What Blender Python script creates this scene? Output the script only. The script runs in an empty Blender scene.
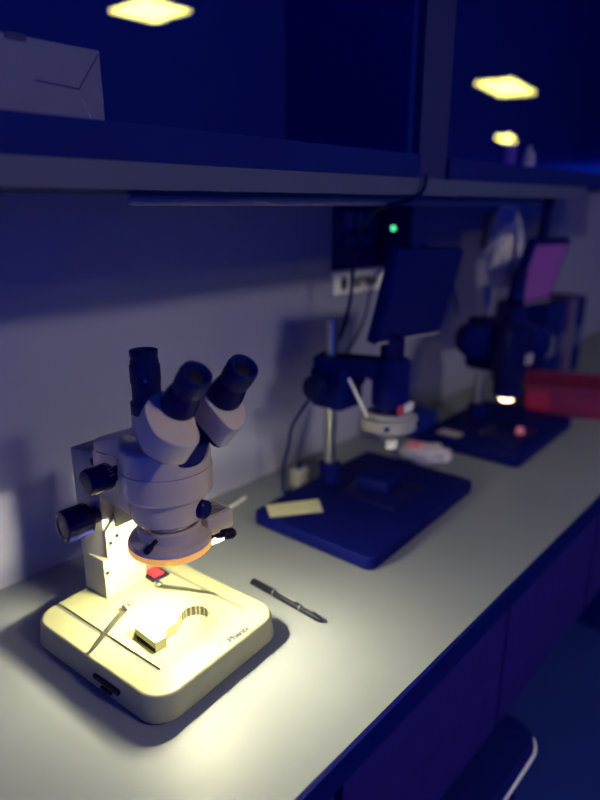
import bpy, bmesh, math, random
from mathutils import Vector, Matrix
random.seed(7)
SC = bpy.context.scene
COL = SC.collection
BZ = 0.78                    # worktop height above the floor; all coordinates below are relative to the worktop

# ------------------------------------------------------------------ camera
FPX, HZ, VX = 620.0, 205.0, 890.0
pitch = math.atan((400 - HZ) / FPX)
az = math.atan((VX - 300) / math.hypot(FPX, 400 - HZ))
Fw = Vector((math.cos(az) * math.cos(pitch), math.sin(az) * math.cos(pitch), -math.sin(pitch)))
Rt = Vector((math.sin(az), -math.cos(az), 0))
Up = Rt.cross(Fw)
cam_d = bpy.data.cameras.new('camera')
cam = bpy.data.objects.new('camera', cam_d)
COL.objects.link(cam)
M3 = Matrix((Rt, Up, -Fw)).transposed()
cam.matrix_world = Matrix.Translation((0, 0, 0.6 + BZ)) @ M3.to_4x4()
cam_d.sensor_fit = 'VERTICAL'
cam_d.sensor_height = 36.0
cam_d.lens = FPX / 800 * 36.0
cam_d.clip_start = 0.02
cam_d.dof.use_dof = True
cam_d.dof.focus_distance = 0.80
cam_d.dof.aperture_fstop = 1.45
cam_d.dof.aperture_blades = 6
SC.camera = cam

# ------------------------------------------------------------------ world, exposure
SC.view_settings.view_transform = 'Standard'
SC.view_settings.look = 'None'
SC.view_settings.gamma = 1.0
SC.view_settings.exposure = 0.0
SC.view_settings.use_curve_mapping = False
wd = bpy.data.worlds.new('blue_fill')
SC.world = wd
wd.use_nodes = True
wb = wd.node_tree.nodes['Background']
wb.inputs[0].default_value = (0.004, 0.045, 1.0, 1)  # blue ambient fill added to turn the blacks navy
wb.inputs[1].default_value = 0.64
LAMP_PANEL = (30.0, 28.0, 6.0)
FILL_PANEL = (105.0, 100.0, 88.0)
RING_POWER = (1.0, 0.96, 0.60)
RING_STRENGTH = 3050.0

# ------------------------------------------------------------------ materials
def mat(name, col, rough=0.5, metal=0.0, spec=0.5, var=0.06, scale=40.0, bump=0.0, emit=None, coat=0.0):
    m = bpy.data.materials.new(name)
    m.use_nodes = True
    nt = m.node_tree
    b = nt.nodes['Principled BSDF']
    b.inputs['Roughness'].default_value = rough
    b.inputs['Metallic'].default_value = metal
    b.inputs['Specular IOR Level'].default_value = spec
    b.inputs['Coat Weight'].default_value = coat
    tc = nt.nodes.new('ShaderNodeTexCoord')
    nz = nt.nodes.new('ShaderNodeTexNoise')
    nz.inputs['Scale'].default_value = scale
    nz.inputs['Detail'].default_value = 4
    nt.links.new(tc.outputs['Object'], nz.inputs['Vector'])
    rp = nt.nodes.new('ShaderNodeValToRGB')
    rp.color_ramp.elements[0].position = 0.3
    rp.color_ramp.elements[1].position = 0.7
    rp.color_ramp.elements[0].color = tuple(c * (1 - var) for c in col) + (1,)
    rp.color_ramp.elements[1].color = tuple(min(1, c * (1 + var)) for c in col) + (1,)
    nt.links.new(nz.outputs['Fac'], rp.inputs['Fac'])
    nt.links.new(rp.outputs['Color'], b.inputs['Base Color'])
    if bump:
        bp = nt.nodes.new('ShaderNodeBump')
        bp.inputs['Strength'].default_value = bump
        bp.inputs['Distance'].default_value = 0.002
        nt.links.new(nz.outputs['Fac'], bp.inputs['Height'])
        nt.links.new(bp.outputs['Normal'], b.inputs['Normal'])
    if emit:
        b.inputs['Emission Color'].default_value = tuple(emit[:3]) + (1,)
        b.inputs['Emission Strength'].default_value = emit[3]
    return m

def glow(name, col, s):
    m = bpy.data.materials.new(name)
    m.use_nodes = True
    nt = m.node_tree
    nt.nodes.remove(nt.nodes['Principled BSDF'])
    e = nt.nodes.new('ShaderNodeEmission')
    e.inputs[0].default_value = tuple(col) + (1,)
    e.inputs[1].default_value = s
    nt.links.new(e.outputs[0], nt.nodes['Material Output'].inputs[0])
    return m

def glass_mat(name, ior):
    m = bpy.data.materials.new(name)
    m.use_nodes = True
    nt = m.node_tree
    nt.nodes.remove(nt.nodes['Principled BSDF'])
    t = nt.nodes.new('ShaderNodeBsdfTransparent')
    t.inputs[0].default_value = (0.9, 0.9, 0.95, 1)
    g = nt.nodes.new('ShaderNodeBsdfGlossy')
    g.inputs['Roughness'].default_value = 0.0
    f = nt.nodes.new('ShaderNodeFresnel')
    gm = nt.nodes.new('ShaderNodeNewGeometry')
    mr = nt.nodes.new('ShaderNodeMapRange')
    mr.inputs['To Min'].default_value = ior
    mr.inputs['To Max'].default_value = 1.0 / ior
    nt.links.new(gm.outputs['Backfacing'], mr.inputs['Value'])
    nt.links.new(mr.outputs['Result'], f.inputs['IOR'])
    mx = nt.nodes.new('ShaderNodeMixShader')
    nt.links.new(f.outputs[0], mx.inputs[0])
    nt.links.new(t.outputs[0], mx.inputs[1])
    nt.links.new(g.outputs[0], mx.inputs[2])
    nt.links.new(mx.outputs[0], nt.nodes['Material Output'].inputs[0])
    return m

M = {}
M['wall'] = mat('painted_wall', (0.27, 0.262, 0.35), 0.75, var=0.04, scale=6)
M['worktop'] = mat('pale_laminate', (0.190, 0.199, 0.225), 0.50, var=0.03, scale=9, spec=0.30)
M['dark'] = mat('dark_navy_paint', (0.005, 0.010, 0.12), 0.7, var=0.1, scale=12, spec=0.05)
M['floor'] = mat('dark_floor', (0.006, 0.02, 0.18), 0.7, var=0.1, scale=5, spec=0.2)
M['ceiling'] = mat('dark_ceiling', (0.02, 0.06, 0.75), 0.9, var=0.05, scale=5, spec=0.1)
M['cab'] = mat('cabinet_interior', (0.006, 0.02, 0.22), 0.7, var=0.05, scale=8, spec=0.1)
M['upright'] = mat('grey_blue_board', (0.012, 0.013, 0.10), 0.6, spec=0.2)
M['brown'] = mat('dark_brown_front', (0.016, 0.010, 0.12), 0.55, var=0.15, scale=25, spec=0.08)
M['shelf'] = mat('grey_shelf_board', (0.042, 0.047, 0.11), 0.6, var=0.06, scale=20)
M['cream'] = mat('cream_enamel', (0.30, 0.29, 0.165), 0.42, var=0.02, scale=30, spec=0.4)
M['column'] = mat('grey_enamel', (0.28, 0.26, 0.22), 0.45, var=0.03, scale=30)
M['beige'] = mat('pinkish_beige_enamel', (0.53, 0.42, 0.31), 0.35, var=0.03, scale=40, spec=0.5, coat=0.2)
M['black'] = mat('black_plastic', (0.005, 0.006, 0.060), 0.26, var=0.1, scale=60, spec=0.08)
M['ink'] = mat('black_plastic_lit', (0.006, 0.006, 0.018), 0.5, var=0.1, scale=60, spec=0.12)  # copy of the black plastic with less blue painted in, for strongly lit parts
M['rubber'] = mat('black_rubber', (0.004, 0.006, 0.065), 0.42, var=0.1, scale=80, spec=0.12)
M['matte'] = mat('matte_black_metal', (0.002, 0.004, 0.085), 0.6, var=0.1, scale=50, spec=0.06)
M['chrome'] = mat('chrome', (0.75, 0.72, 0.66), 0.18, 1.0, var=0.03)
M['clip'] = mat('dull_spring_steel', (0.16, 0.16, 0.13), 0.35, 0.5, var=0.1, scale=60)
M['steel'] = mat('brushed_steel', (0.45, 0.44, 0.40), 0.32, 1.0, var=0.1, scale=60)
M['slot'] = mat('dull_groove_strip', (0.13, 0.12, 0.10), 0.5, var=0.05)
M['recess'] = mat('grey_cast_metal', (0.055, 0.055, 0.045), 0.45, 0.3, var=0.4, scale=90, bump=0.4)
M['amber'] = mat('amber_diffuser', (0.85, 0.45, 0.12), 0.35, emit=(1.0, 0.42, 0.07, 0.62))
M['led'] = glow('ring_lamp_light', RING_POWER, RING_STRENGTH)
M['hot'] = glow('amber_led', (1.0, 0.52, 0.10), 1.0)
M['red'] = mat('red_rocker', (0.85, 0.03, 0.04), 0.3, emit=(1, 0.02, 0.03, 0.12))  # red plastic with a weak glow painted in for the lamp light on it
M['redtip'] = mat('red_cap', (0.36, 0.012, 0.05), 0.4)
M['print'] = mat('printed_ink', (0.012, 0.011, 0.03), 0.6)
M['label'] = mat('printed_label_paper', (0.32, 0.28, 0.28), 0.6)
M['white'] = mat('white_plastic', (0.75, 0.72, 0.60), 0.35)
M['leadwhite'] = mat('off_white_cable', (0.22, 0.21, 0.16), 0.45)
M['grey'] = mat('grey_plastic', (0.30, 0.28, 0.26), 0.5)
M['panel'] = glow('lit_lamp_panel', LAMP_PANEL, 1.0)
M['panel_far'] = glow('lit_large_lamp_panel', LAMP_PANEL, 0.55)
M['panel_fill'] = glow('lit_added_lamp_panel', FILL_PANEL, 1.0)
M['glass'] = glass_mat('cabinet_glass', 1.75)
M['carton'] = mat('pale_carton', (0.21, 0.20, 0.27), 0.55, var=0.06, scale=15)
M['tape'] = mat('carton_seam', (0.02, 0.02, 0.12), 0.6)
M['screen'] = mat('dark_screen', (0.004, 0.006, 0.09), 0.35, spec=0.2)
M['pinkscreen'] = mat('lit_screen', (0.02, 0.01, 0.05), 0.3, emit=(0.36, 0.09, 0.62, 0.16))
M['signlabel'] = mat('sign_strip', (0.92, 0.90, 0.74), 0.6)
M['glyph'] = mat('dim_grey_lettering', (0.10, 0.12, 0.32), 0.6)
M['greenled'] = glow('green_led', (0.1, 0.9, 0.35), 2.2)
M['warmled'] = glow('warm_lamp', (1.0, 0.72, 0.40), 7.0)
M['redbox'] = mat('red_plastic', (0.17, 0.008, 0.05), 0.45, var=0.08)
M['bluebox'] = mat('blue_plastic', (0.006, 0.015, 0.17), 0.5, spec=0.1)
M['film'] = mat('crumpled_clear_film', (0.72, 0.66, 0.68), 0.25, var=0.3, scale=60, bump=0.6)
M['pinkpaper'] = mat('pink_paper', (0.85, 0.25, 0.33), 0.6)
M['yellowpaper'] = mat('yellowish_sticker', (0.55, 0.52, 0.30), 0.6)
M['rimglint'] = mat('rim_highlight', (0.9, 0.88, 0.8), 0.25, 0.0, spec=0.8)  # near-white colour stands in for the highlight along the metal rim
M['poster'] = mat('pale_poster', (0.12, 0.12, 0.20), 0.6)
M['spine'] = mat('dark_red_spine', (0.09, 0.02, 0.08), 0.6)
M['purple'] = mat('violet_plastic', (0.20, 0.10, 0.6), 0.5)

# ------------------------------------------------------------------ mesh helpers
def box(bm, c, s, bev=0.0, seg=2, rot=None):
    """box centred at c, size s, rounded edges, optional rotation matrix"""
    r = bmesh.ops.create_cube(bm, size=1.0)
    vs = r['verts']
    for v in vs:
        v.co = Vector((v.co.x * s[0], v.co.y * s[1], v.co.z * s[2]))
    if bev:
        es = list({e for v in vs for e in v.link_edges})
        rb = bmesh.ops.bevel(bm, geom=es, offset=bev, segments=seg, affect='EDGES', profile=0.5, clamp_overlap=True)
        vs = list({v for f in rb['faces'] for v in f.verts} | {v for v in vs if v.is_valid})
    for v in vs:
        if rot is not None:
            v.co = rot @ v.co
        v.co += Vector(c)
    return bm

def bx(bm, x0, x1, y0, y1, z0, z1, bev=0.0, seg=2):
    return box(bm, ((x0 + x1) / 2, (y0 + y1) / 2, (z0 + z1) / 2), (x1 - x0, y1 - y0, z1 - z0), bev, seg)

def frame_for(d):
    d = Vector(d).normalized()
    a = Vector((1, 0, 0)) if abs(d.x) < 0.9 else Vector((0, 1, 0))
    u = (a - d * a.dot(d)).normalized()
    return u, d.cross(u), d

def lathe(bm, prof, o, d, seg=48, knurl=0.0, kn=0):
    """prof: list of (radius, distance along d). Ends are capped when radius > 0."""
    u, v, w = frame_for(d)
    o = Vector(o)
    rings = []
    for r, t in prof:
        if r < 1e-6:
            rings.append([bm.verts.new(o + w * t)])
        else:
            ring = []
            for i in range(seg):
                a = 2 * math.pi * i / seg
                rr = r * (1 - knurl * (1 if (i // 2) % 2 else 0)) if knurl and kn and (len(rings) in kn) else r
                ring.append(bm.verts.new(o + w * t + (u * math.cos(a) + v * math.sin(a)) * rr))
            rings.append(ring)
    for A, B in zip(rings, rings[1:]):
        if len(A) == 1 and len(B) == 1:
            continue
        for i in range(seg):
            j = (i + 1) % seg
            if len(A) == 1:
                bm.faces.new((A[0], B[j], B[i]))
            elif len(B) == 1:
                bm.faces.new((A[i], A[j], B[0]))
            else:
                bm.faces.new((A[i], A[j], B[j], B[i]))
    if len(rings[0]) > 1:
        bm.faces.new(list(reversed(rings[0])))
    if len(rings[-1]) > 1:
        bm.faces.new(rings[-1])
    return bm

def ring_shape(bm, prof, o, d, seg=64):
    """closed profile revolved (a hollow ring)"""
    u, v, w = frame_for(d)
    o = Vector(o)
    rings = [[bm.verts.new(o + w * t + (u * math.cos(2 * math.pi * i / seg) + v * math.sin(2 * math.pi * i / seg)) * r)
              for i in range(seg)] for r, t in prof]
    n = len(rings)
    for k in range(n):
        A, B = rings[k], rings[(k + 1) % n]
        for i in range(seg):
            j = (i + 1) % seg
            bm.faces.new((A[i], A[j], B[j], B[i]))
    return bm

def spline(pts, n=8):
    P = [Vector(p) for p in pts]
    if len(P) < 3:
        return P
    out = []
    for i in range(len(P) - 1):
        p0 = P[max(i - 1, 0)]; p1 = P[i]; p2 = P[i + 1]; p3 = P[min(i + 2, len(P) - 1)]
        for k in range(n):
            t = k / n
            out.append(0.5 * ((2 * p1) + (p2 - p0) * t + (2 * p0 - 5 * p1 + 4 * p2 - p3) * t * t
                              + (3 * p1 - p0 - 3 * p2 + p3) * t ** 3))
    out.append(P[-1])
    return out

def tube(bm, pts, r, seg=10, smooth=True, n=8):
    P = spline(pts, n) if smooth else [Vector(p) for p in pts]
    prev = None
    u = None
    rings = []
    for i, p in enumerate(P):
        t = (P[min(i + 1, len(P) - 1)] - P[max(i - 1, 0)]).normalized()
        if u is None:
            u, v, _ = frame_for(t)
        else:
            u = (u - t * u.dot(t)).normalized()
            v = t.cross(u)
        rings.append([bm.verts.new(p + (u * math.cos(2 * math.pi * k / seg) + v * math.sin(2 * math.pi * k / seg)) * r)
                      for k in range(seg)])
    for A, B in zip(rings, rings[1:]):
        for k in range(seg):
            j = (k + 1) % seg
            bm.faces.new((A[k], A[j], B[j], B[k]))
    bm.faces.new(list(reversed(rings[0])))
    bm.faces.new(rings[-1])
    return bm

def prism(bm, poly, t0, t1, o=(0, 0, 0), e1=(1, 0, 0), e2=(0, 1, 0), e3=(0, 0, 1), bev_top=0.0, bev_bot=0.0, seg=3):
    """polygon in the (e1, e2) plane extruded along e3 from t0 to t1, with rounded rims"""
    o, e1, e2, e3 = Vector(o), Vector(e1), Vector(e2), Vector(e3)
    n = len(poly)
    A = [bm.verts.new(o + e1 * p[0] + e2 * p[1] + e3 * t0) for p in poly]
    B = [bm.verts.new(o + e1 * p[0] + e2 * p[1] + e3 * t1) for p in poly]
    fb = bm.faces.new(list(reversed(A)))
    ft = bm.faces.new(B)
    for i in range(n):
        j = (i + 1) % n
        bm.faces.new((A[i], A[j], B[j], B[i]))
    bm.normal_update()
    for f, bv in ((ft, bev_top), (fb, bev_bot)):
        if bv:
            bmesh.ops.bevel(bm, geom=list(f.edges), offset=bv, segments=seg, affect='EDGES', profile=0.5, clamp_overlap=True)
    return bm

def rrect(x0, x1, y0, y1, r, n=8):
    pts = []
    for cx, cy, a0 in ((x1 - r, y1 - r, 0), (x0 + r, y1 - r, 90), (x0 + r, y0 + r, 180), (x1 - r, y0 + r, 270)):
        for k in range(n + 1):
            a = math.radians(a0 + 90 * k / n)
            pts.append((cx + r * math.cos(a), cy + r * math.sin(a)))
    return pts

def smooth_poly(pts, n=4):
    P = [Vector((p[0], p[1], 0)) for p in pts]
    out = []
    m = len(P)
    for i in range(m):
        p0, p1, p2, p3 = P[i - 1], P[i], P[(i + 1) % m], P[(i + 2) % m]
        for k in range(n):
            t = k / n
            q = 0.5 * ((2 * p1) + (p2 - p0) * t + (2 * p0 - 5 * p1 + 4 * p2 - p3) * t * t + (3 * p1 - p0 - 3 * p2 + p3) * t ** 3)
            out.append((q.x, q.y))
    return out

def obj(name, bm, m, parent=None, base=None, smooth=True, angle=35):
    """links the mesh; bench coordinates; parts sit in their thing's frame"""
    off = Vector((0, 0, BZ))
    if parent is not None:
        org = world_loc(parent)
    elif base is not None:
        org = Vector(base) + off
    else:
        lo = Vector((min(v.co.x for v in bm.verts) + max(v.co.x for v in bm.verts), min(v.co.y for v in bm.verts) + max(v.co.y for v in bm.verts), 0)) / 2
        org = Vector((lo.x, lo.y, min(v.co.z for v in bm.verts))) + off
    bmesh.ops.recalc_face_normals(bm, faces=bm.faces[:])
    for v in bm.verts:
        v.co += off - org
    me = bpy.data.meshes.new(name)
    bm.to_mesh(me)
    bm.free()
    if smooth:
        me.shade_smooth()
        me.set_sharp_from_angle(angle=math.radians(angle))
    for k in (m if isinstance(m, (list, tuple)) else [m]):
        me.materials.append(M[k])
    o = bpy.data.objects.new(name, me)
    COL.objects.link(o)
    if parent is not None:
        o.parent = parent
        o.location = (0, 0, 0)
    else:
        o.location = org
    return o

def world_loc(o):
    p = Vector((0, 0, 0))
    while o is not None:
        p += o.location
        o = o.parent
    return p

def tag(o, label=None, cat=None, group=None, kind=None):
    if label: o['label'] = label
    if cat: o['category'] = cat
    if group: o['group'] = group
    if kind: o['kind'] = kind
    return o

def thing(name, label, cat, loc, group=None):
    o = bpy.data.objects.new(name, None)
    o.empty_display_size = 0.05
    COL.objects.link(o)
    o.location = Vector(loc) + Vector((0, 0, BZ))
    return tag(o, label, cat, group)

def N():
    return bmesh.new()

def cut(o, bm):
    """boolean difference, applied"""
    me = bpy.data.meshes.new('tool')
    bmesh.ops.recalc_face_normals(bm, faces=bm.faces[:])
    bm.to_mesh(me); bm.free()
    t = bpy.data.objects.new('tool', me)
    COL.objects.link(t)
    t.location = (0, 0, BZ)
    md = o.modifiers.new('b', 'BOOLEAN')
    md.operation = 'DIFFERENCE'; md.solver = 'EXACT'; md.object = t
    bpy.context.view_layer.update()
    dg = bpy.context.evaluated_depsgraph_get()
    new = bpy.data.meshes.new_from_object(o.evaluated_get(dg))
    o.modifiers.clear()
    o.data = new
    new.shade_smooth()
    new.set_sharp_from_angle(angle=math.radians(35))
    bpy.data.objects.remove(t); bpy.data.meshes.remove(me)

def text(name, body, size, o, e1, e2, m, parent, depth=0.0002):
    cu = bpy.data.curves.new(name, 'FONT')
    cu.body = body; cu.size = size; cu.extrude = depth; cu.offset = 0.0006; cu.resolution_u = 3
    t = bpy.data.objects.new('t', cu)
    COL.objects.link(t)
    bpy.context.view_layer.update()
    me = bpy.data.meshes.new_from_object(t.evaluated_get(bpy.context.evaluated_depsgraph_get()))
    bpy.data.objects.remove(t)
    me.name = name
    e1 = Vector(e1).normalized(); e2 = Vector(e2).normalized(); e3 = e1.cross(e2)
    off = Vector(o) + Vector((0, 0, BZ)) - world_loc(parent)
    for v in me.vertices:
        v.co = off + e1 * v.co.x + e2 * v.co.y + e3 * v.co.z
    me.materials.clear(); me.materials.append(M[m])
    ob = bpy.data.objects.new(name, me)
    COL.objects.link(ob); ob.parent = parent
    return ob

# ------------------------------------------------------------------ room shell
WY = 0.951
X0, X1 = -0.6, 19.0
b = N(); bx(b, X0, X1, -9.0, WY + 0.1, -BZ - 0.05, -BZ); tag(obj('floor', b, 'floor', smooth=False), kind='structure')
b = N(); bx(b, X0, X1, WY, WY + 0.1, -BZ, 1.66); tag(obj('wall_back', b, 'wall', smooth=False), kind='structure')
b = N(); bx(b, X0, X1, -9.0, WY + 0.1, 1.66, 1.72); tag(obj('ceiling', b, 'ceiling', smooth=False), kind='structure')
CZ = 1.66

# lamp panels in the ceiling; mirror images of all but the added one show in the cabinet glass
def lamp(x, y, sx, sy, label, m='panel', rot=0.0):
    t = thing('ceiling_lamp', label, 'ceiling lamp', (x, y, CZ), 'square ceiling lamp panels')
    b = N(); bx(b, x - sx / 2, x + sx / 2, y - sy / 2, y + sy / 2, CZ - 0.022, CZ - 0.012); obj('lit_panel', b, m, t, smooth=False)
    b = N()
    w = 0.02
    bx(b, x - sx / 2 - w, x + sx / 2 + w, y - sy / 2 - w, y - sy / 2, CZ - 0.025, CZ)
    bx(b, x - sx / 2 - w, x + sx / 2 + w, y + sy / 2, y + sy / 2 + w, CZ - 0.025, CZ)
    bx(b, x - sx / 2 - w, x - sx / 2, y - sy / 2, y + sy / 2, CZ - 0.025, CZ)
    bx(b, x + sx / 2, x + sx / 2 + w, y - sy / 2, y + sy / 2, CZ - 0.025, CZ)
    obj('lamp_frame', b, 'dark', t, smooth=False)
    t.rotation_euler = (0, 0, math.radians(rot))
    return t
lamp(2.37, -2.03, 0.32, 0.36, 'lit square ceiling lamp mirrored in the glass above the pale carton')
lamp(6.00, -1.60, 0.86, 0.34, 'larger lit ceiling lamp mirrored in the far cabinet glass', 'panel_far', -9)
lamp(10.4, -3.62, 0.80, 0.22, 'small lit ceiling lamp mirrored just above the far end of the shelf', 'panel', -15)

lamp(0.82, -1.30, 0.30, 0.30, 'unseen added ceiling lamp nearest the worktop, lighting the wall below the shelf', 'panel_fill')  # added out of view to light the wall and set the shelf's shadow line

# ------------------------------------------------------------------ worktop and what carries it
t = thing('worktop', 'long pale laminate worktop running along the wall with dark front edge', 'worktop', (1.3, 0.64, -0.04))
b = N(); bx(b, -0.55, 3.4, 0.340, WY - 0.001, -0.04, 0.0); obj('top_board', b, 'worktop', t, smooth=False)
b = N(); bx(b, -0.55, 3.4, 0.334, 0.340, -0.041, -0.0008); tag(obj('edge_strip', b, 'matte', t, smooth=False), 'dark edge strip')
for k, (xa, xb, lab) in enumerate(((-0.5, 0.46, 'dark drawer unit under the nearest end of the worktop'),
                                   (0.47, 1.43, 'dark reddish drawer unit above the metal rimmed stool'),
                                   (1.44, 2.40, 'dark drawer unit under the far end of the worktop'))):
    t = thing('drawer_unit', lab, 'drawer unit', ((xa + xb) / 2, 0.64, -0.36), 'drawer units under the worktop')
    b = N(); bx(b, xa, xb, 0.375, 0.93, -0.36, -0.0405); obj('carcass', b, 'dark', t, smooth=False)
    for j in range(2):
        w = (xb - xa) / 2
        b = N(); bx(b, xa + j * w + 0.004, xa + (j + 1) * w - 0.004, 0.357, 0.3748, -0.352, -0.062, 0.002); obj('drawer_front', b, 'brown', t, smooth=False)
for k, xx in enumerate((-0.02, 2.0)):
    b = N(); bx(b, xx, xx + 0.03, 0.40, 0.93, -BZ, -0.3605)
    tag(obj('support_panel', b, 'dark', smooth=False), ('dark upright support panel below the near drawer unit', 'dark upright support panel below the far drawer unit')[k], 'support panel')

# ------------------------------------------------------------------ shelf and glazed wall cabinets
LY = 0.60
t = thing('wall_shelf', 'grey board shelf along the wall below the glazed cabinets', 'shelf', (1.0, 0.78, 0.616))
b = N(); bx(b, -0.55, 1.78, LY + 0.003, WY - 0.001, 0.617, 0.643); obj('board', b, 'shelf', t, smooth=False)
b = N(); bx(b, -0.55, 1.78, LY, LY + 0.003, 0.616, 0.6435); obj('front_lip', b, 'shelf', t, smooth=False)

def cabinet(x0, x1, label, doors):
    y0, y1, z0, z1 = 0.622, WY - 0.002, 0.644, 1.42
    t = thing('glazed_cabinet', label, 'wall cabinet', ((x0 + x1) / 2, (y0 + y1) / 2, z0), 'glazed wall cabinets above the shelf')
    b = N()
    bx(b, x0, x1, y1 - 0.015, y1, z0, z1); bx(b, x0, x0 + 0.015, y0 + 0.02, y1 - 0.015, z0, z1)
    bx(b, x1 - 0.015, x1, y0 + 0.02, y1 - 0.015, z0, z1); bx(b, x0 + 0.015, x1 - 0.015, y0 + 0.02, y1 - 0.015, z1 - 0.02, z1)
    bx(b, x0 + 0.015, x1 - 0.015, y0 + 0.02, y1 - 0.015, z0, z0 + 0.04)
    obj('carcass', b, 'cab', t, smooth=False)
    b = N(); bx(b, x0, x1, y0, y0 + 0.018, z0, z0 + 0.040); obj('bottom_rail', b, 'dark', t, smooth=False)
    w = (x1 - x0) / doors
    for k in range(doors):
        b = N(); bx(b, x0 + k * w + 0.001, x0 + (k + 1) * w - 0.001, y0 + 0.006, y0 + 0.010, z0 + 0.0405, z1 - 0.002)
        tag(obj('glass_door', b, 'glass', t, smooth=False), 'dark reflecting glass door')
    return t
cabinet(-0.55, 1.0, 'dark glazed wall cabinet holding the pale carton, nearest above the shelf', 1)
cabinet(1.10, 2.6, 'farther dark glazed wall cabinet mirroring two lamps', 1)
b = N(); bx(b, 1.003, 1.097, 0.628, WY - 0.002, 0.644, 1.42)
tag(obj('upright_panel', b, 'upright', smooth=False), 'greyish upright panel between the two glazed wall cabinets', 'panel')

# carton behind the glass
t = thing('carton', 'pale taped carton lying behind the near cabinet glass, top left', 'carton', (0.3, 0.78, 0.6845))
b = N(); bx(b, 0.14, 0.432, 0.70, 0.86, 0.685, 0.767, 0.001); obj('box_body', b, 'carton', t, smooth=False)
b = N()
for p, q in (((0.430, 0.763), (0.402, 0.724)), ((0.402, 0.724), (0.352, 0.727))):
    tube(b, [(p[0], 0.6995, p[1]), (q[0], 0.6995, q[1])], 0.0006, 6, smooth=False)
obj('flap_seam', b, 'tape', t, smooth=False)
b = N()
tube(b, [(0.404, 0.6995, 0.714), (0.416, 0.6995, 0.690)], 0.0004, 6, smooth=False)
tube(b, [(0.4305, 0.6995, 0.735), (0.4315, 0.6995, 0.712)], 0.0003, 6, smooth=False)
obj('tape_edge', b, 'white', t, smooth=False)
b = N(); bx(b, 0.325, 0.347, 0.6985, 0.705, 0.762, 0.7685); obj('flap_notch', b, 'tape', t, smooth=False)

# small goods in the farther cabinet
def bottle(x, y, r, h, m, label):
    b = N(); lathe(b, [(r * 0.9, 0), (r, 0.004), (r, h * 0.6), (r * 0.4, h * 0.75), (r * 0.4, h * 0.95), (0, h * 0.96)], (x, y, 0.6845), (0, 0, 1), 20)
    tag(obj('bottle', b, m), label, 'bottle')
bottle(1.51, 0.70, 0.018, 0.085, 'purple', 'small violet bottle behind the far cabinet glass')
bottle(1.63, 0.70, 0.016, 0.06, 'white', 'small white bottle behind the far cabinet glass, right of the violet one')

# tube light under the shelf, off
t = thing('tube_lamp', 'unlit slim tube lamp fixed under the shelf', 'tube lamp', (1.0, 0.70, 0.60))
b = N(); lathe(b, [(0.0, 0), (0.006, 0.002), (0.008, 0.008), (0.008, 1.25), (0, 1.258)], (0.44, 0.68, 0.607), (1, 0, 0), 20); obj('tube', b, 'grey', t)
b = N(); bx(b, 0.445, 1.69, 0.672, 0.688, 0.611, 0.6165); obj('tube_mount', b, 'shelf', t, smooth=False)

# ------------------------------------------------------------------ stereo microscope
AX, AY = 0.430, 0.625
SM = thing('stereo_microscope', 'beige stereo microscope with black eyepieces on a lit cream base', 'microscope', (AX, 0.66, 0.0))
TOPZ = 0.041
YAW = math.radians(5.0)
def yaw(bm):
    bm.transform(Matrix.Translation((AX, AY, 0)) @ Matrix.Rotation(YAW, 4, 'Z') @ Matrix.Translation((-AX, -AY, 0)))
    return bm
b = N(); prism(b, rrect(0.312, 0.539, 0.526, 0.798, 0.034, 10), 0.003, TOPZ, bev_top=0.0045, bev_bot=0.004, seg=4)
for v in b.verts:                       # flared foot
    k = (TOPZ - v.co.z) / TOPZ
    v.co.x += (v.co.x - 0.43) * 0.035 * k
    v.co.y += (v.co.y - 0.66) * 0.03 * k
yaw(b)
base = obj('base', b, 'cream', SM)
c = N()
for xx in (0.351, 0.509):
    bx(c, xx - 0.0035, xx + 0.0035, 0.570, 0.85, TOPZ - 0.005, TOPZ + 0.01)
cut(base, yaw(c))
hole = [(0.366, 0.655), (0.383, 0.655), (0.383, 0.609), (0.401, 0.609), (0.410, 0.622), (0.428, 0.622), (0.440, 0.632)]
hole += [(0.458 + 0.020 * math.cos(math.radians(a)), 0.619 + 0.020 * math.sin(math.radians(a))) for a in range(140, -141, -20)]
hole += [(0.430, 0.598), (0.412, 0.598), (0.402, 0.590), (0.366, 0.592)]
c = N(); prism(c, hole[::-1], TOPZ - 0.016, TOPZ + 0.01); cut(base, c)
# dark metal lining of the far walls of the opening
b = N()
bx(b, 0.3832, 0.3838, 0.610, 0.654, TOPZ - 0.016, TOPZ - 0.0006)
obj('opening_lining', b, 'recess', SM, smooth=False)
b = N(); bx(b, 0.3827, 0.3831, 0.610, 0.654, TOPZ - 0.016, TOPZ - 0.0095); tag(obj('opening_shadow_strip', b, 'ink', SM, smooth=False), 'black strip painting the shadowed gap along the foot of the opening')  # black strip stands in for shadow at the foot of the wall
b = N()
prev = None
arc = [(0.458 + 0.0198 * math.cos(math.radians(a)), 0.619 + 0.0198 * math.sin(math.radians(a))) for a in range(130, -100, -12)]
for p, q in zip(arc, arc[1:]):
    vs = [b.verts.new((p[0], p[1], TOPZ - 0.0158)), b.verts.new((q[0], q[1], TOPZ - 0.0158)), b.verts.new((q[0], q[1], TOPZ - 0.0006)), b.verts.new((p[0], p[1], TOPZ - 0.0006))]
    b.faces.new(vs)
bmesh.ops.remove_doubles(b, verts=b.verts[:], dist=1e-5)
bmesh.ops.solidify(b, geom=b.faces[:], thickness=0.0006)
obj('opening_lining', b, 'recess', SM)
for xx in (0.351, 0.509):
    b = N(); bx(b, xx - 0.0033, xx + 0.0033, 0.571, 0.795, TOPZ - 0.005, TOPZ - 0.0022)
    obj('groove_strip', yaw(b), 'slot', SM, smooth=False)
# rubber feet
for fx, fy in ((0.345, 0.555), (0.515, 0.555), (0.345, 0.765), (0.515, 0.765)):
    b = N(); lathe(b, [(0.010, 0), (0.011, 0.0035)], (fx, fy, 0.0), (0, 0, 1), 20); obj('foot', yaw(b), 'rubber', SM)
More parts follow.
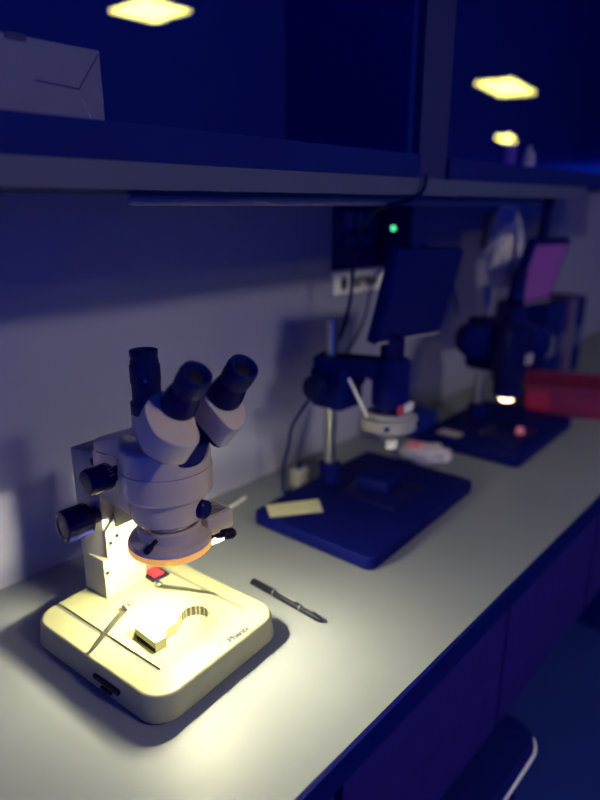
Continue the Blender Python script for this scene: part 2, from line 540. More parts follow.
# vents in the left flank
for y0_, y1_, z0_, z1_ in ((0.596, 0.648, 0.019, 0.025), (0.612, 0.634, 0.010, 0.014)):
    b = N(); bx(b, 0.3060, 0.3120, y0_, y1_, z0_, z1_, 0.001); tag(obj('vent_slot', yaw(b), 'ink', SM), 'dark slot in the flank')
text('lettering', 'Phenix', 0.0135, (0.452, 0.536, TOPZ + 0.0001), (1, 0.02, 0), (0, 1, 0), 'print', SM)
b = N(); bx(b, 0.437, 0.439, 0.533, 0.547, TOPZ, TOPZ + 0.0004); bx(b, 0.437, 0.444, 0.541, 0.543, TOPZ, TOPZ + 0.0004); obj('scratch', b, 'slot', SM, smooth=False)
# rocker switch
sw = N(); bx(sw, 0.463, 0.494, 0.727, 0.762, TOPZ - 0.001, TOPZ + 0.003, 0.001); sw = obj('power_switch', sw, 'ink', SM)
b = N()
prism(b, [(0.734, 0.0030), (0.755, 0.0030), (0.755, 0.0065), (0.7445, 0.0042), (0.734, 0.0055)], 0.4695, 0.4875, o=(0, 0, TOPZ), e1=(0, 1, 0), e2=(0, 0, 1), e3=(1, 0, 0))
obj('rocker', b, 'red', sw)
# stage clips
def clip(piv, tip, bend):
    pv, tp = Vector(piv + (TOPZ,)), Vector(tip + (TOPZ,))
    d = (tp - pv).normalized(); s = Vector((-d.y, d.x, 0))
    L = (tp - pv).length
    b = N()
    prof = [(-0.004, 0.0035), (0.012, 0.0030), (0.03, 0.0040), (L * 0.75, 0.0022), (L * 0.92, 0.0008), (L, 0.0022)]
    rows = []
    for i, (a, z) in enumerate(prof):
        w = 0.0042 if i < 4 else 0.003
        if i == 1: w = 0.0050
        p = pv + d * a + Vector((0, 0, z))
        rows.append([b.verts.new(p + s * w), b.verts.new(p - s * w)])
    for A, B in zip(rows, rows[1:]):
        b.faces.new((A[0], A[1], B[1], B[0]))
    bmesh.ops.solidify(b, geom=b.faces[:], thickness=0.0007)
    o = obj('stage_clip', b, 'clip', SM, angle=60)
    b = N(); lathe(b, [(0.0028, 0), (0.0028, 0.005), (0.0055, 0.0052), (0.0055, 0.0075), (0.004, 0.009), (0, 0.009)], pv, (0, 0, 1), 20); obj('clip_screw', b, 'chrome', o)
clip((0.397, 0.700), (0.313, 0.656), 0)
clip((0.462, 0.712), (0.509, 0.634), 0)
b = N(); lathe(b, [(0.005, 0), (0.005, 0.0006), (0, 0.0006)], (0.410, 0.709, TOPZ), (0, 0, 1), 20); obj('screw_hole', b, 'slot', SM)

# column
b = N(); bx(b, 0.4035, 0.4765, 0.7525, 0.797, TOPZ - 0.001, 0.1045)
prism(b, [(0.4125, 0.7525), (0.4765, 0.7525), (0.4765, 0.797), (0.4035, 0.797), (0.4035, 0.786)], 0.1045, 0.272, bev_top=0.003); obj('column', yaw(b), 'column', SM)
b = N()
pp = [(0.4035, TOPZ), (0.4765, TOPZ), (0.4765, 0.168), (0.466, 0.180), (0.443, 0.180), (0.4120, 0.148), (0.4120, 0.105), (0.4035, 0.105)]
prism(b, pp, 0.0, 0.006, o=(0, 0.7525, 0), e1=(1, 0, 0), e2=(0, 0, 1), e3=(0, -1, 0))
fp = obj('front_plate', yaw(b), 'cream', SM, smooth=False)
for sx, sz in ((0.4185, 0.128), (0.4305, 0.135), (0.4085, 0.083)):
    b = N(); lathe(b, [(0.0032, 0), (0.0032, 0.0012), (0.0022, 0.002), (0.0014, 0.0012), (0, 0.0012)], (sx, 0.7464, sz), (0, -1, 0), 16); obj('screw', yaw(b), 'ink', fp)
# arm from the column to the head
b = N(); bx(b, 0.402, 0.458, 0.675, 0.751, 0.200, 0.250, 0.004); obj('rack_arm', b, 'beige', SM)
# rack slide
b = N()
prism(b, [(0.7435, 0.150), (0.7435, 0.200), (0.690, 0.226), (0.676, 0.226), (0.676, 0.200), (0.690, 0.184)], 0.418, 0.448, e1=(0, 1, 0), e2=(0, 0, 1), e3=(1, 0, 0))
obj('slide_bracket', b, 'cream', SM, smooth=False)
# focus knobs
for s in (-1, 1):
    xc = 0.43
    prof = [(0.012, 0.030), (0.012, 0.046), (0.0215, 0.046), (0.0235, 0.049), (0.0235, 0.080), (0.0215, 0.084), (0.0165, 0.085), (0.0155, 0.0835), (0, 0.0835)]
    b = N(); lathe(b, prof, (xc, 0.758, 0.174), (s, 0, 0), 72, knurl=0.03, kn=(3, 4)); obj('focus_knob', b, 'black', SM)
# lower head and lens
b = N(); lathe(b, [(0.030, 0.186), (0.034, 0.188), (0.034, 0.218)], (AX, AY, 0), (0, 0, 1), 64); tag(obj('objective', b, 'chrome', SM), 'shiny objective barrel between head and ring light')
b = N(); lathe(b, [(0.040, 0.2105), (0.0468, 0.2115), (0.0475, 0.214), (0.0475, 0.252)], (AX, AY, 0), (0, 0, 1), 72); obj('lower_head', b, 'beige', SM)
b = N(); lathe(b, [(0.0105, 0), (0.0125, 0.002), (0.0125, 0.010), (0.0105, 0.012), (0, 0.012)], (AX + 0.020, AY - 0.040, 0.224), (0.2, -0.97, 0), 32); tag(obj('lens_screw', b, 'black', SM), 'round black screw knob')

def head_poly(r, back, wb):
    pts = []
    for k in range(-8, 33):
        a = math.radians(180 + 180 * k / 24)
        pts.append((AX + r * math.cos(a), AY + r * math.sin(a)))
    pts += [(AX + wb, back - 0.012), (AX + wb - 0.010, back), (AX - wb + 0.010, back), (AX - wb, back - 0.012)]
    return pts
b = N(); prism(b, head_poly(0.0600, 0.748, 0.040), 0.247, 0.2825, bev_bot=0.004); obj('head_band', b, 'beige', SM)
b = N(); prism(b, head_poly(0.0590, 0.742, 0.040), 0.2832, 0.318, bev_top=0.007, seg=4)
for v in b.verts:
    if v.co.z > 0.295:
        v.co.z -= max(0.0, (v.co.y - 0.67)) * 0.30
        v.co.z -= max(0.0, (0.590 - v.co.y)) * 0.20
obj('head_cover', b, 'beige', SM)
b = N(); prism(b, head_poly(0.0585, 0.74, 0.039), 0.2815, 0.2840); obj('seam', b, 'black', SM)
# zoom knobs on both cheeks
for s in (-1, 1):
    b = N(); lathe(b, [(0.010, 0.030), (0.010, 0.044), (0.0165, 0.046), (0.0180, 0.049), (0.0180, 0.076), (0.0160, 0.080), (0.006, 0.081), (0, 0.0805)], (AX, 0.686, 0.262), (s, 0, 0), 60, knurl=0.03, kn=(3, 4))
    zk = obj('zoom_knob', b, 'black', SM)
    if s < 0:
        b = N()
        for k in range(5):
            a = math.radians(100 + k * 14)
            box(b, (AX - 0.050 - 0.0004, 0.686 + 0.0182 * math.cos(a), 0.262 + 0.0182 * math.sin(a)), (0.005 if k % 2 else 0.008, 0.0012, 0.0006), rot=None)
        obj('scale_mark', b, 'white', zk, smooth=False)
b = N(); lathe(b, [(0.004, 0), (0.006, 0.002), (0.006, 0.010), (0, 0.011)], (0.402, 0.742, 0.262), (-1, 0, 0), 20); obj('lock_screw', b, 'black', SM)

# eyepieces
D = Vector((0, -0.64, 0.768)); E1 = Vector((1, 0, 0)); E2 = Vector((0, 0.768, 0.64))
PL = [(-0.040, 0.006), (-0.027, 0.019), (-0.006, 0.0245), (0.010, 0.018), (0.0165, 0.004), (0.0135, -0.012), (0.0086, -0.0265), (0.0030, -0.0425), (-0.0060, -0.0515), (-0.018, -0.0515), (-0.034, -0.042), (-0.045, -0.023)]
PR = [(-0.0265, -0.003), (-0.0240, -0.022), (-0.0210, -0.0395), (-0.0140, -0.0455), (-0.004, -0.0435), (0.0075, -0.036), (0.0175, -0.022), (0.0215, -0.006), (0.018, 0.008), (0.006, 0.018), (-0.012, 0.019), (-0.0235, 0.010)]
for P0, poly in (((0.397, 0.545, 0.385), PL), ((0.463, 0.543, 0.381), PR)):
    P0 = Vector(P0)
    b = N(); prism(b, smooth_poly(poly, 4), -0.036, 0.0, o=P0, e1=E1, e2=E2, e3=D, bev_top=0.0015)
    hs = obj('prism_housing', b, 'beige', SM, angle=50)
    b = N(); prism(b, smooth_poly([(x * 0.9 - 0.0007, y * 0.9) for x, y in poly], 4), -0.044, -0.0362, o=P0, e1=E1, e2=E2, e3=D)
    obj('pivot_plate', b, 'black', SM, angle=50)
    b = N(); lathe(b, [(0.0205, 0.0), (0.0215, 0.002), (0.0210, 0.012), (0.0185, 0.025), (0.0178, 0.030)], P0, D, 48); ep = obj('eyepiece', b, 'black', SM)
    b = N(); lathe(b, [(0.0170, 0.0295), (0.0180, 0.032), (0.0188, 0.038), (0.0188, 0.054), (0.0176, 0.0585), (0.0150, 0.0590), (0.0120, 0.0560), (0.0095, 0.0520), (0, 0.0515)], P0, D, 48, knurl=0.02, kn=(2, 3)); obj('eyecup', b, 'rubber', ep)
    b = N(); lathe(b, [(0.0088, 0.0524), (0.0060, 0.0534), (0, 0.0538)], P0, D, 32); tag(obj('eye_lens', b, 'ink', ep), 'small dark glassy lens')
# block joining housings and head cover
b = N(); lathe(b, [(0.030, 0), (0.030, 0.034)], (AX, 0.590, 0.310), (0, -0.45, 0.893), 48); obj('swivel_block', b, 'matte', SM)
# camera port
b = N(); lathe(b, [(0.030, 0.296), (0.024, 0.312), (0.0205, 0.330), (0.0205, 0.345)], (AX, 0.657, 0), (0, 0, 1), 48); obj('port_neck', b, 'beige', SM)
b = N(); lathe(b, [(0.0210, 0.345), (0.0215, 0.346), (0.0215, 0.360), (0.0185, 0.361), (0.0185, 0.384), (0.0195, 0.386), (0.0195, 0.402), (0.0195, 0.408), (0.0180, 0.409), (0.0180, 0.414),
                       (0.0170, 0.415), (0.0170, 0.420), (0.0178, 0.4215), (0.0178, 0.427), (0.014, 0.428), (0.0135, 0.424), (0, 0.424)], (AX, 0.655, 0), (0, 0, 1), 56, knurl=0.02, kn=(5, 6)); tag(obj('camera_port', b, 'rubber', SM), 'upright black camera port')
b = N(); lathe(b, [(0.0022, 0), (0.0022, 0.003), (0, 0.003)], (AX - 0.011, 0.6395, 0.392), (-0.57, -0.82, 0), 16); obj('set_screw', b, 'steel', SM)

# ring light clamped round the lens
RL = thing('ring_light', 'lit amber rimmed ring light clamped below the beige microscope head', 'ring light', (AX, AY, 0.156))
b = N(); ring_shape(b, [(0.050, 0.1630), (0.0535, 0.1635), (0.0555, 0.1655), (0.0560, 0.169), (0.0560, 0.1735), (0.050, 0.1735)], (AX, AY, 0), (0, 0, 1), 72); tag(obj('diffuser_rim', b, 'amber', RL), 'glowing amber rim')
b = N(); ring_shape(b, [(0.036, 0.166), (0.0500, 0.166), (0.0500, 0.1738), (0.0555, 0.1738), (0.0555, 0.1765), (0.0530, 0.181), (0.0440, 0.1835), (0.0420, 0.1850), (0.0415, 0.1980), (0.0400, 0.1995), (0.036, 0.1995)], (AX, AY, 0), (0, 0, 1), 72); obj('housing', b, 'beige', RL)
# the lit front right part of the ring: an upright strip of LEDs
b = N()
rows = []
for k in range(25):
    a = math.radians(-58 + 104 * (k / 24 - 0.5))
    rows.append([b.verts.new((AX + r * math.cos(a), AY + r * math.sin(a), z)) for r, z in ((0.0415, 0.1585), (0.0421, 0.1585), (0.0421, 0.1655), (0.0415, 0.1655))])
for A, B in zip(rows, rows[1:]):
    for i in range(4):
        b.faces.new((A[i], A[(i + 1) % 4], B[(i + 1) % 4], B[i]))
b.faces.new(rows[0]); b.faces.new(rows[-1])
tag(obj('led_strip', b, 'led', RL), 'lit strip of the ring')
b = N(); ring_shape(b, [(0.0400, 0.1645), (0.0445, 0.1645), (0.0445, 0.1665), (0.0400, 0.1665)], (AX, AY, 0), (0, 0, 1), 72); obj('strip_carrier', b, 'white', RL)
for a in (-128, -72):
    b = N(); a = math.radians(a); d = Vector((math.cos(a), math.sin(a), 0))
    box(b, Vector((AX, AY, 0.1690)) + d * 0.0558, (0.0012, 0.008, 0.005), rot=Matrix.Rotation(a, 3, 'Z'))
    tag(obj('led_spot', b, 'hot', RL, smooth=False), 'brighter amber spot on the rim')
def thumb(p, d, L, m2=None):
    b = N(); lathe(b, [(0.0030, 0), (0.0030, L * 0.55), (0.0042, L * 0.57), (0.0045, L), (0, L)], p, d, 20); o = obj('thumb_screw', b, 'ink', RL)
    return o
thumb((AX - 0.036, AY - 0.020, 0.192), (-0.88, -0.48, 0), 0.026)
# control box at the ring's right
cb = N(); bx(cb, 0.470, 0.516, 0.594, 0.636, 0.168, 0.196, 0.003); cb = obj('control_box', cb, 'beige', RL)
b = N(); bx(b, 0.474, 0.511, 0.600, 0.632, 0.196, 0.1965); pl = obj('rating_label', b, 'label', cb, smooth=False)
b = N()
for k in range(7):
    bx(b, 0.477, 0.507 - 0.004 * (k % 3), 0.602 + k * 0.0042, 0.6035 + k * 0.0042, 0.1965, 0.1967)
obj('print_line', b, 'print', cb, smooth=False)
b = N(); lathe(b, [(0.0026, 0), (0.0026, 0.022), (0.0036, 0.0225), (0.0036, 0.031), (0.007, 0.0315), (0.0078, 0.034), (0.0078, 0.047), (0.0070, 0.049), (0, 0.049)], (0.4530, 0.586, 0.177), (0.93, -0.12, -0.16), 28)
dk = obj('dimmer_knob', b, 'ink', RL)
dd = Vector((0.93, -0.12, -0.16)).normalized()
b = N(); lathe(b, [(0.0055, 0), (0.0055, 0.003), (0.004, 0.004), (0, 0.004)], Vector((0.4530, 0.586, 0.177)) + dd * 0.0489, dd, 24); tag(obj('knob_cap', b, 'redtip', dk), 'red cap')
b = N(); tube(b, [(0.511, 0.600, 0.170), (0.507, 0.598, 0.160), (0.496, 0.602, 0.152), (0.480, 0.615, 0.148), (0.468, 0.640, 0.150), (0.458, 0.660, 0.160), (0.455, 0.664, 0.168)], 0.0036, 12)
tag(obj('power_lead', b, 'leadwhite', RL), 'white power lead')

# ------------------------------------------------------------------ pen
t = thing('marker_pen', 'black marker pen with clip lying on the worktop beside the lit base', 'pen', (0.605, 0.58, 0))
a0, a1 = Vector((0.606, 0.657, 0.0062)), Vector((0.606, 0.505, 0.0052))
d = (a1 - a0).normalized(); L = (a1 - a0).length
b = N(); lathe(b, [(0, 0.0), (0.004, 0.0006), (0.0058, 0.003), (0.0060, 0.046), (0.0060, 0.050)], a0, d, 24); cp = obj('cap', b, 'ink', t)
b = N(); box(b, a0 + d * 0.022 + Vector((-0.0065, 0, 0.0010)), (0.002, 0.036, 0.004), 0.0006); box(b, a0 + d * 0.006 + Vector((-0.0055, 0, 0.001)), (0.004, 0.006, 0.004)); obj('pocket_clip', b, 'ink', cp)
b = N(); lathe(b, [(0.0055, 0.0502), (0.0056, 0.052), (0.0052, 0.106), (0.0050, 0.1065), (0.0050, 0.138), (0.0042, 0.146), (0.0022, L)], a0, d, 24); obj('barrel', b, 'ink', t)
b = N(); ring_shape(b, [(0.0050, 0.0502), (0.0058, 0.0502), (0.0058, 0.0512), (0.0050, 0.0512)], a0, d, 24); tag(obj('band', b, 'grey', t), 'thin pale band')
b = N(); ring_shape(b, [(0.0046, 0.1068), (0.00535, 0.1068), (0.00535, 0.1078), (0.0046, 0.1078)], a0, d, 24); tag(obj('band', b, 'grey', t), 'thin pale band')
b = N(); box(b, a0 + d * 0.076 + Vector((0.0010, 0, 0.0053)), (0.0022, 0.040, 0.0006)); box(b, a0 + d * 0.122 + Vector((0.0005, 0, 0.0049)), (0.0012, 0.020, 0.0006)); tag(obj('barrel_print', b, 'grey', t, smooth=False), 'grey print along the barrel')

# thin white tube lying by the wall
b = N(); tube(b, [(0.715, 0.878, 0.0032), (0.745, 0.884, 0.0032), (0.775, 0.888, 0.0032), (0.812, 0.896, 0.0032)], 0.003, 8)
tag(obj('streak', b, 'white'), 'short white cord lying on the worktop by the wall behind the lit microscope', 'streak')

# ------------------------------------------------------------------ second microscope (black, pillar stand)
def rotz(deg, c):
    return Matrix.Translation(Vector(c)) @ Matrix.Rotation(math.radians(deg), 4, 'Z') @ Matrix.Translation(-Vector(c))
VM = thing('pillar_microscope', 'black pillar microscope on a wide flat black base behind the pen', 'microscope', (0.97, 0.67, 0))
def baseplate(x0, x1, y0, y1, h, rc, deg, parent):
    b = N(); prism(b, rrect(x0, x1, y0, y1, rc, 6), 0.003, h, bev_top=0.004, bev_bot=0.002)
    b.transform(rotz(deg, (x0, y0, 0)))
    o = obj('base_plate', b, 'matte', parent)
    for fx, fy in ((x0 + .04, y0 + .04), (x1 - .04, y0 + .04), (x0 + .04, y1 - .04), (x1 - .04, y1 - .04)):
        b = N(); lathe(b, [(0.012, 0), (0.013, 0.0035)], (fx, fy, 0), (0, 0, 1), 16); b.transform(rotz(deg, (x0, y0, 0))); obj('foot', b, 'rubber', parent)
    return o
b2 = baseplate(0.762, 1.172, 0.527, 0.805, 0.028, 0.016, 3.2, VM)
b = N(); prism(b, [(0.752, 0.760), (0.782, 0.802), (0.873, 0.742), (0.838, 0.700)][::-1], 0.0281, 0.0286); tag(obj('sticker', b, 'yellowpaper', b2, smooth=False), 'pale yellowish sticker')
b = N(); bx(b, 0.93, 1.06, 0.60, 0.735, 0.0281, 0.031, 0.001); b.transform(rotz(3, (1, .66, 0))); st = obj('stage_plate', b, 'black', VM)
b = N(); bx(b, 0.968, 1.052, 0.648, 0.722, 0.031, 0.058, 0.003); b.transform(rotz(10, (1, .68, 0))); obj('specimen_holder', b, 'matte', st)
PX, PY = 0.966, 0.789
b = N(); lathe(b, [(0.024, 0.028), (0.024, 0.064), (0.020, 0.068)], (PX, PY, 0), (0, 0, 1), 40); obj('pillar_collar', b, 'matte', VM)
b = N(); lathe(b, [(0.0125, 0.060), (0.0125, 0.372), (0.0145, 0.374), (0.0145, 0.382), (0, 0.383)], (PX, PY, 0), (0, 0, 1), 40); tag(obj('pillar', b, 'steel', VM), 'bare steel pillar')
b = N(); bx(b, PX - 0.038, PX + 0.040, PY - 0.055, PY + 0.030, 0.200, 0.285, 0.010, 3); obj('focus_block', b, 'matte', VM)
b = N(); lathe(b, [(0.012, 0.03), (0.012, 0.048), (0.024, 0.050), (0.026, 0.054), (0.026, 0.072), (0.022, 0.077), (0, 0.077)], (PX, PY - 0.01, 0.250), (-1, 0, 0), 40); obj('focus_knob', b, 'rubber', VM)
b = N(); lathe(b, [(0.012, 0.03), (0.012, 0.050), (0.026, 0.054), (0.026, 0.072), (0, 0.077)], (PX, PY - 0.01, 0.250), (1, 0, 0), 40); obj('focus_knob', b, 'rubber', VM)
LX, LYY = 1.012, 0.672
# arched arm
b = N()
arch = [(0, 0.268), (0.145, 0.268), (0.145, 0.300), (0.0, 0.300), (-0.02, 0.290), (-0.02, 0.200), (0.012, 0.200), (0.030, 0.222), (0.040, 0.255)]
arch = [(-0.03, 0.305), (0.135, 0.305), (0.135, 0.222), (0.108, 0.222), (0.104, 0.252), (0.094, 0.268), (0.076, 0.274), (0.056, 0.266), (0.044, 0.248), (0.040, 0.205), (-0.03, 0.205)]
dirv = (Vector((LX, LYY, 0)) - Vector((PX, PY, 0))).normalized()
prism(b, arch, -0.030, 0.030, o=(PX, PY, 0), e1=dirv, e2=(0, 0, 1), e3=Vector((0, 0, 1)).cross(dirv)); obj('arm', b, 'matte', VM, smooth=False)
b = N(); lathe(b, [(0.034, 0.212), (0.038, 0.216), (0.038, 0.304), (0.036, 0.308)], (LX, LYY, 0), (0, 0, 1), 48); obj('lens_holder', b, 'matte', VM)
b = N(); lathe(b, [(0.030, 0.168), (0.030, 0.205), (0.034, 0.208), (0.034, 0.232), (0.024, 0.235), (0.024, 0.350), (0.018, 0.352)], (LX, LYY, 0), (0, 0, 1), 48); ln = obj('lens_tube', b, 'black', VM)
b = N(); bx(b, LX - 0.010, LX + 0.022, LYY - 0.042, LYY - 0.0335, 0.205, 0.222, 0.001); tag(obj('lens_label', b, 'white', ln, smooth=False), 'pale label')
b = N(); bx(b, LX - 0.024, LX - 0.0102, LYY - 0.042, LYY - 0.0335, 0.203, 0.221, 0.001); tag(obj('lens_label', b, 'redtip', ln, smooth=False), 'orange red label')

t = thing('ring_light', 'unlit grey ring light round the lens of the black pillar microscope', 'ring light', (LX, LYY, 0.155))
b = N(); ring_shape(b, [(0.031, 0.166), (0.056, 0.166), (0.0575, 0.169), (0.0575, 0.189), (0.054, 0.191), (0.045, 0.192), (0.044, 0.199), (0.040, 0.200), (0.031, 0.200)], (LX, LYY, 0), (0, 0, 1), 64); obj('housing', b, 'grey', t)
for a in (-150, -70):
    a = math.radians(a); dv = Vector((math.cos(a), math.sin(a), 0))
    b = N(); lathe(b, [(0.005, 0), (0.005, 0.004), (0, 0.004)], Vector((LX, LYY, 0.179)) + dv * 0.0568, dv, 16); obj('thumb_screw', b, 'matte', t)
b = N(); lathe(b, [(0.012, 0.150), (0.012, 0.166), (0.008, 0.167)], (LX - 0.035, LYY - 0.032, -0.012), (0, 0, 1), 20); tag(obj('lens_tip', b, 'white', t), 'pale tip below the ring')
b = N(); tube(b, [(0.955, 0.735, 0.268), (0.958, 0.715, 0.235), (0.964, 0.700, 0.205), (0.970, 0.695, 0.184)], 0.003, 8); tag(obj('lead', b, 'white', t), 'pale thin lead')

def slab_frame(TL, TR, BR, BL):
    TL, TR, BR, BL = map(Vector, (TL, TR, BR, BL))
    c = (TL + TR + BR + BL) / 4
    e1 = ((TR - TL) + (BR - BL)).normalized()
    up = ((TL - BL) + (TR - BR))
    e2 = (up - e1 * up.dot(e1)).normalized()
    w = ((TR - TL).length + (BR - BL).length) / 2
    h = ((TL - BL).length + (TR - BR).length) / 2
    return c, e1, e2, w, h
def monitor(label, corners, th, mscreen, bez):
    c, e1, e2, w, h = slab_frame(*corners)
    n = e1.cross(e2)                              # towards the user
    R = Matrix((e1, e2, n)).transposed()
    t = thing('monitor', label, 'monitor', c - e2 * h / 2)
    b = N(); box(b, c - n * (th / 2), (w, h, th), 0.004, 2, R); obj('case', b, 'matte', t)
    b = N(); box(b, c + n * 0.0004, (w - 2 * bez, h - 2 * bez, 0.001), 0, 1, R); obj('screen', b, mscreen, t, smooth=False)
    b = N(); box(b, c - e2 * (h / 2 - 0.003) + n * 0.001, (w * 0.98, 0.005, 0.004), 0.001, 1, R); tag(obj('lit_lower_lip', b, 'grey', t), 'lower lip painted paler as if lit from below')  # grey strip paints the light catching the lip from below
    return t, c, e1, e2, n, w, h
t, c, e1, e2, n, w, h = monitor('dark tilted monitor mounted on the black pillar microscope', ((0.949, .63, .524), (1.187, .63, .512), (1.205, .67, .334), (0.96, .67, .345)), 0.024, 'screen', 0.010)
b = N(); tube(b, [c - n * 0.043 - e2 * 0.03, Vector((1.035, 0.690, 0.395)), Vector((LX, LYY, 0.3525))], 0.016, 14); obj('mount', b, 'matte', t)

# ------------------------------------------------------------------ third microscope
TM = thing('pillar_microscope', 'farthest black pillar microscope with a small glowing lamp under its head', 'microscope', (1.55, 0.68, 0))
baseplate(1.352, 1.742, 0.527, 0.80, 0.028, 0.016, 2.0, TM)
QX, QY = 1.585, 0.757
b = N(); lathe(b, [(0.024, 0.028), (0.024, 0.06), (0.018, 0.064)], (QX, QY, 0), (0, 0, 1), 32); obj('pillar_collar', b, 'matte', TM)
b = N(); lathe(b, [(0.0125, 0.06), (0.0125, 0.385), (0.0145, 0.387), (0.0145, 0.395), (0, 0.396)], (QX, QY, 0), (0, 0, 1), 32); tag(obj('pillar', b, 'steel', TM), 'bare steel pillar')
b = N(); bx(b, QX - 0.055, QX + 0.045, QY - 0.08, QY + 0.03, 0.17, 0.300, 0.02, 3); obj('focus_block', b, 'matte', TM)
b = N(); lathe(b, [(0.014, 0.03), (0.014, 0.056), (0.030, 0.060), (0.032, 0.066), (0.032, 0.084), (0, 0.090)], (QX, QY - 0.02, 0.265), (-1, 0, 0), 36); obj('focus_knob', b, 'rubber', TM)
TX, TY = 1.440, 0.612
b = N()
dv3 = (Vector((TX, TY, 0)) - Vector((QX, QY, 0))).normalized()
prism(b, rrect(-0.02, 0.195, 0.225, 0.312, 0.02, 5), -0.042, 0.042, o=(QX, QY, 0), e1=dv3, e2=(0, 0, 1), e3=Vector((0, 0, 1)).cross(dv3), bev_top=0.008, bev_bot=0.008); obj('arm', b, 'matte', TM)
b = N(); prism(b, rrect(-0.125, 0.100, 0.236, 0.318, 0.036, 8), -0.036, 0.036, o=(1.475, 0.640, 0), e1=Rt, e2=(0, 0, 1), e3=Vector((0, 0, 1)).cross(Rt) * -1, bev_top=0.012, bev_bot=0.012); obj('head_body', b, 'matte', TM)
b = N(); lathe(b, [(0.026, 0.160), (0.034, 0.172), (0.038, 0.21), (0.044, 0.225), (0.044, 0.322), (0.030, 0.330), (0.024, 0.372)], (TX, TY, 0), (0, 0, 1), 40); obj('lens_tube', b, 'black', TM)
b = N(); bx(b, TX - 0.016, TX + 0.014, TY - 0.050, TY - 0.042, 0.236, 0.262, 0.001); tag(obj('lens_label', b, 'label', TM, smooth=False), 'greyish label')
b = N(); ring_shape(b, [(0.018, 0.148), (0.032, 0.148), (0.036, 0.168), (0.034, 0.172), (0.018, 0.170)], (TX, TY, 0), (0, 0, 1), 40); obj('lamp_housing', b, 'matte', TM)
b = N(); lathe(b, [(0.014, 0.134), (0.0175, 0.137), (0.0175, 0.149)], (TX, TY, 0), (0, 0, 1), 32); tag(obj('lamp', b, 'warmled', TM), 'glowing warm lamp')
b = N(); bx(b, 1.41, 1.56, 0.56, 0.68, 0.0281, 0.034, 0.001); obj('stage_plate', b, 'black', TM)
b = N(); lathe(b, [(0.010, 0), (0.012, 0.004), (0.008, 0.016), (0, 0.018)], (1.50, 0.592, 0.0345), (0, 0, 1), 24); tag(obj('sample', b, 'pinkpaper'), 'small pinkish sample on the stage of the farthest black microscope', 'sample')
b = N(); bx(b, 1.376, 1.416, 0.705, 0.765, 0.0281, 0.0288); tag(obj('sticker', b, 'label', TM, smooth=False), 'pale sticker')
t, c, e1, e2, n, w, h = monitor('farther tilted monitor showing a dim violet pink screen', ((1.560, .635, .515), (1.773, .63, .507), (1.835, .67, .341), (1.580, .675, .345)), 0.024, 'pinkscreen', 0.014)
b = N(); tube(b, [c - n * 0.043 - e2 * 0.03, Vector((1.56, 0.66, 0.43)), Vector((1.47, 0.625, 0.405)), Vector((TX, TY, 0.3735))], 0.018, 14); obj('mount', b, 'matte', t)

# ------------------------------------------------------------------ wall sign, adapter, cables
def wall_plate(name, x0, x1, z0, z1, th, m, parent=None):
    b = N(); bx(b, x0, x1, WY - th, WY - 0.0005, z0, z1, 0.001); return obj(name, b, m, parent, smooth=False)
t = thing('wall_sign', 'dark sign with dim grey lettering on the wall behind the tilted monitor', 'sign', (1.24, WY - 0.012, 0.39))
wall_plate('panel', 1.16, 1.315, 0.452, 0.615, 0.016, 'dark', t)
def glyphs(strokes, x, z, s, m, name='lettering'):
    b = N()
    for (ax_, az_, bx_, bz_) in strokes:
        p = Vector((x + ax_ * s, WY - 0.0167, z + az_ * s)); q = Vector((x + bx_ * s, WY - 0.0167, z + bz_ * s))
        dd = (q - p); L = dd.length; R = Matrix((dd.normalized(), Vector((0, 1, 0)), dd.normalized().cross(Vector((0, 1, 0))))).transposed()
        box(b, (p + q) / 2, (L + s * .1, 0.0012, s * 0.16), 0, 1, R)
    return obj(name, b, m, t, smooth=False)
g1 = [(0, 0, 0, 1), (.9, 0, .9, 1), (0, 1, .9, 1), (0, .5, .9, .5), (0, 0, .9, 0), (.45, 0, .45, 1), (0, .75, .9, .75), (0, .25, .9, .25)]
g2 = [(.45, 1.05, 0, .55), (.45, 1.05, .9, .55), (.15, .55, .75, .55), (.15, 0, .15, .55), (.75, 0, .75, .55), (.15, .28, .75, .28), (.45, .0, .45, .8), (.15, 0, .75, 0)]
g3 = [(0, 1, .9, .9), (.9, .9, .55, .55), (.1, .6, .4, .55), (.2, 1, .2, .5), (.15, .35, .15, 0)]
for g, x in ((g1, 1.185), (g2, 1.230), (g3, 1.272)):
    glyphs(g, x, 0.548, 0.034, 'glyph')
for k in range(4):
    glyphs(random.sample(g1, 4), 1.190 + k * 0.026, 0.508, 0.018, 'glyph')
wall_plate('strip', 1.155, 1.375, 0.392, 0.448, 0.010, 'signlabel', t)
for g, x, s in ((g2, 1.178, .026), (g1, 1.228, .020), (g3, 1.252, .022), (g1, 1.278, .020), (g2, 1.304, .020)):
    glyphs(g, x, 0.408, s, 'print')

t = thing('power_adapter', 'black wall adapter with a tiny green light beside the dark sign', 'adapter', (1.37, WY - 0.03, 0.45))
b = N(); bx(b, 1.318, 1.425, WY - 0.05, WY - 0.0005, 0.46, 0.612, 0.004); obj('body', b, 'matte', t)
b = N(); bmesh.ops.create_icosphere(b, subdivisions=2, radius=0.006)
for v in b.verts: v.co += Vector((1.334, WY - 0.052, 0.545))
tag(obj('indicator', b, 'greenled', t), 'tiny green light')

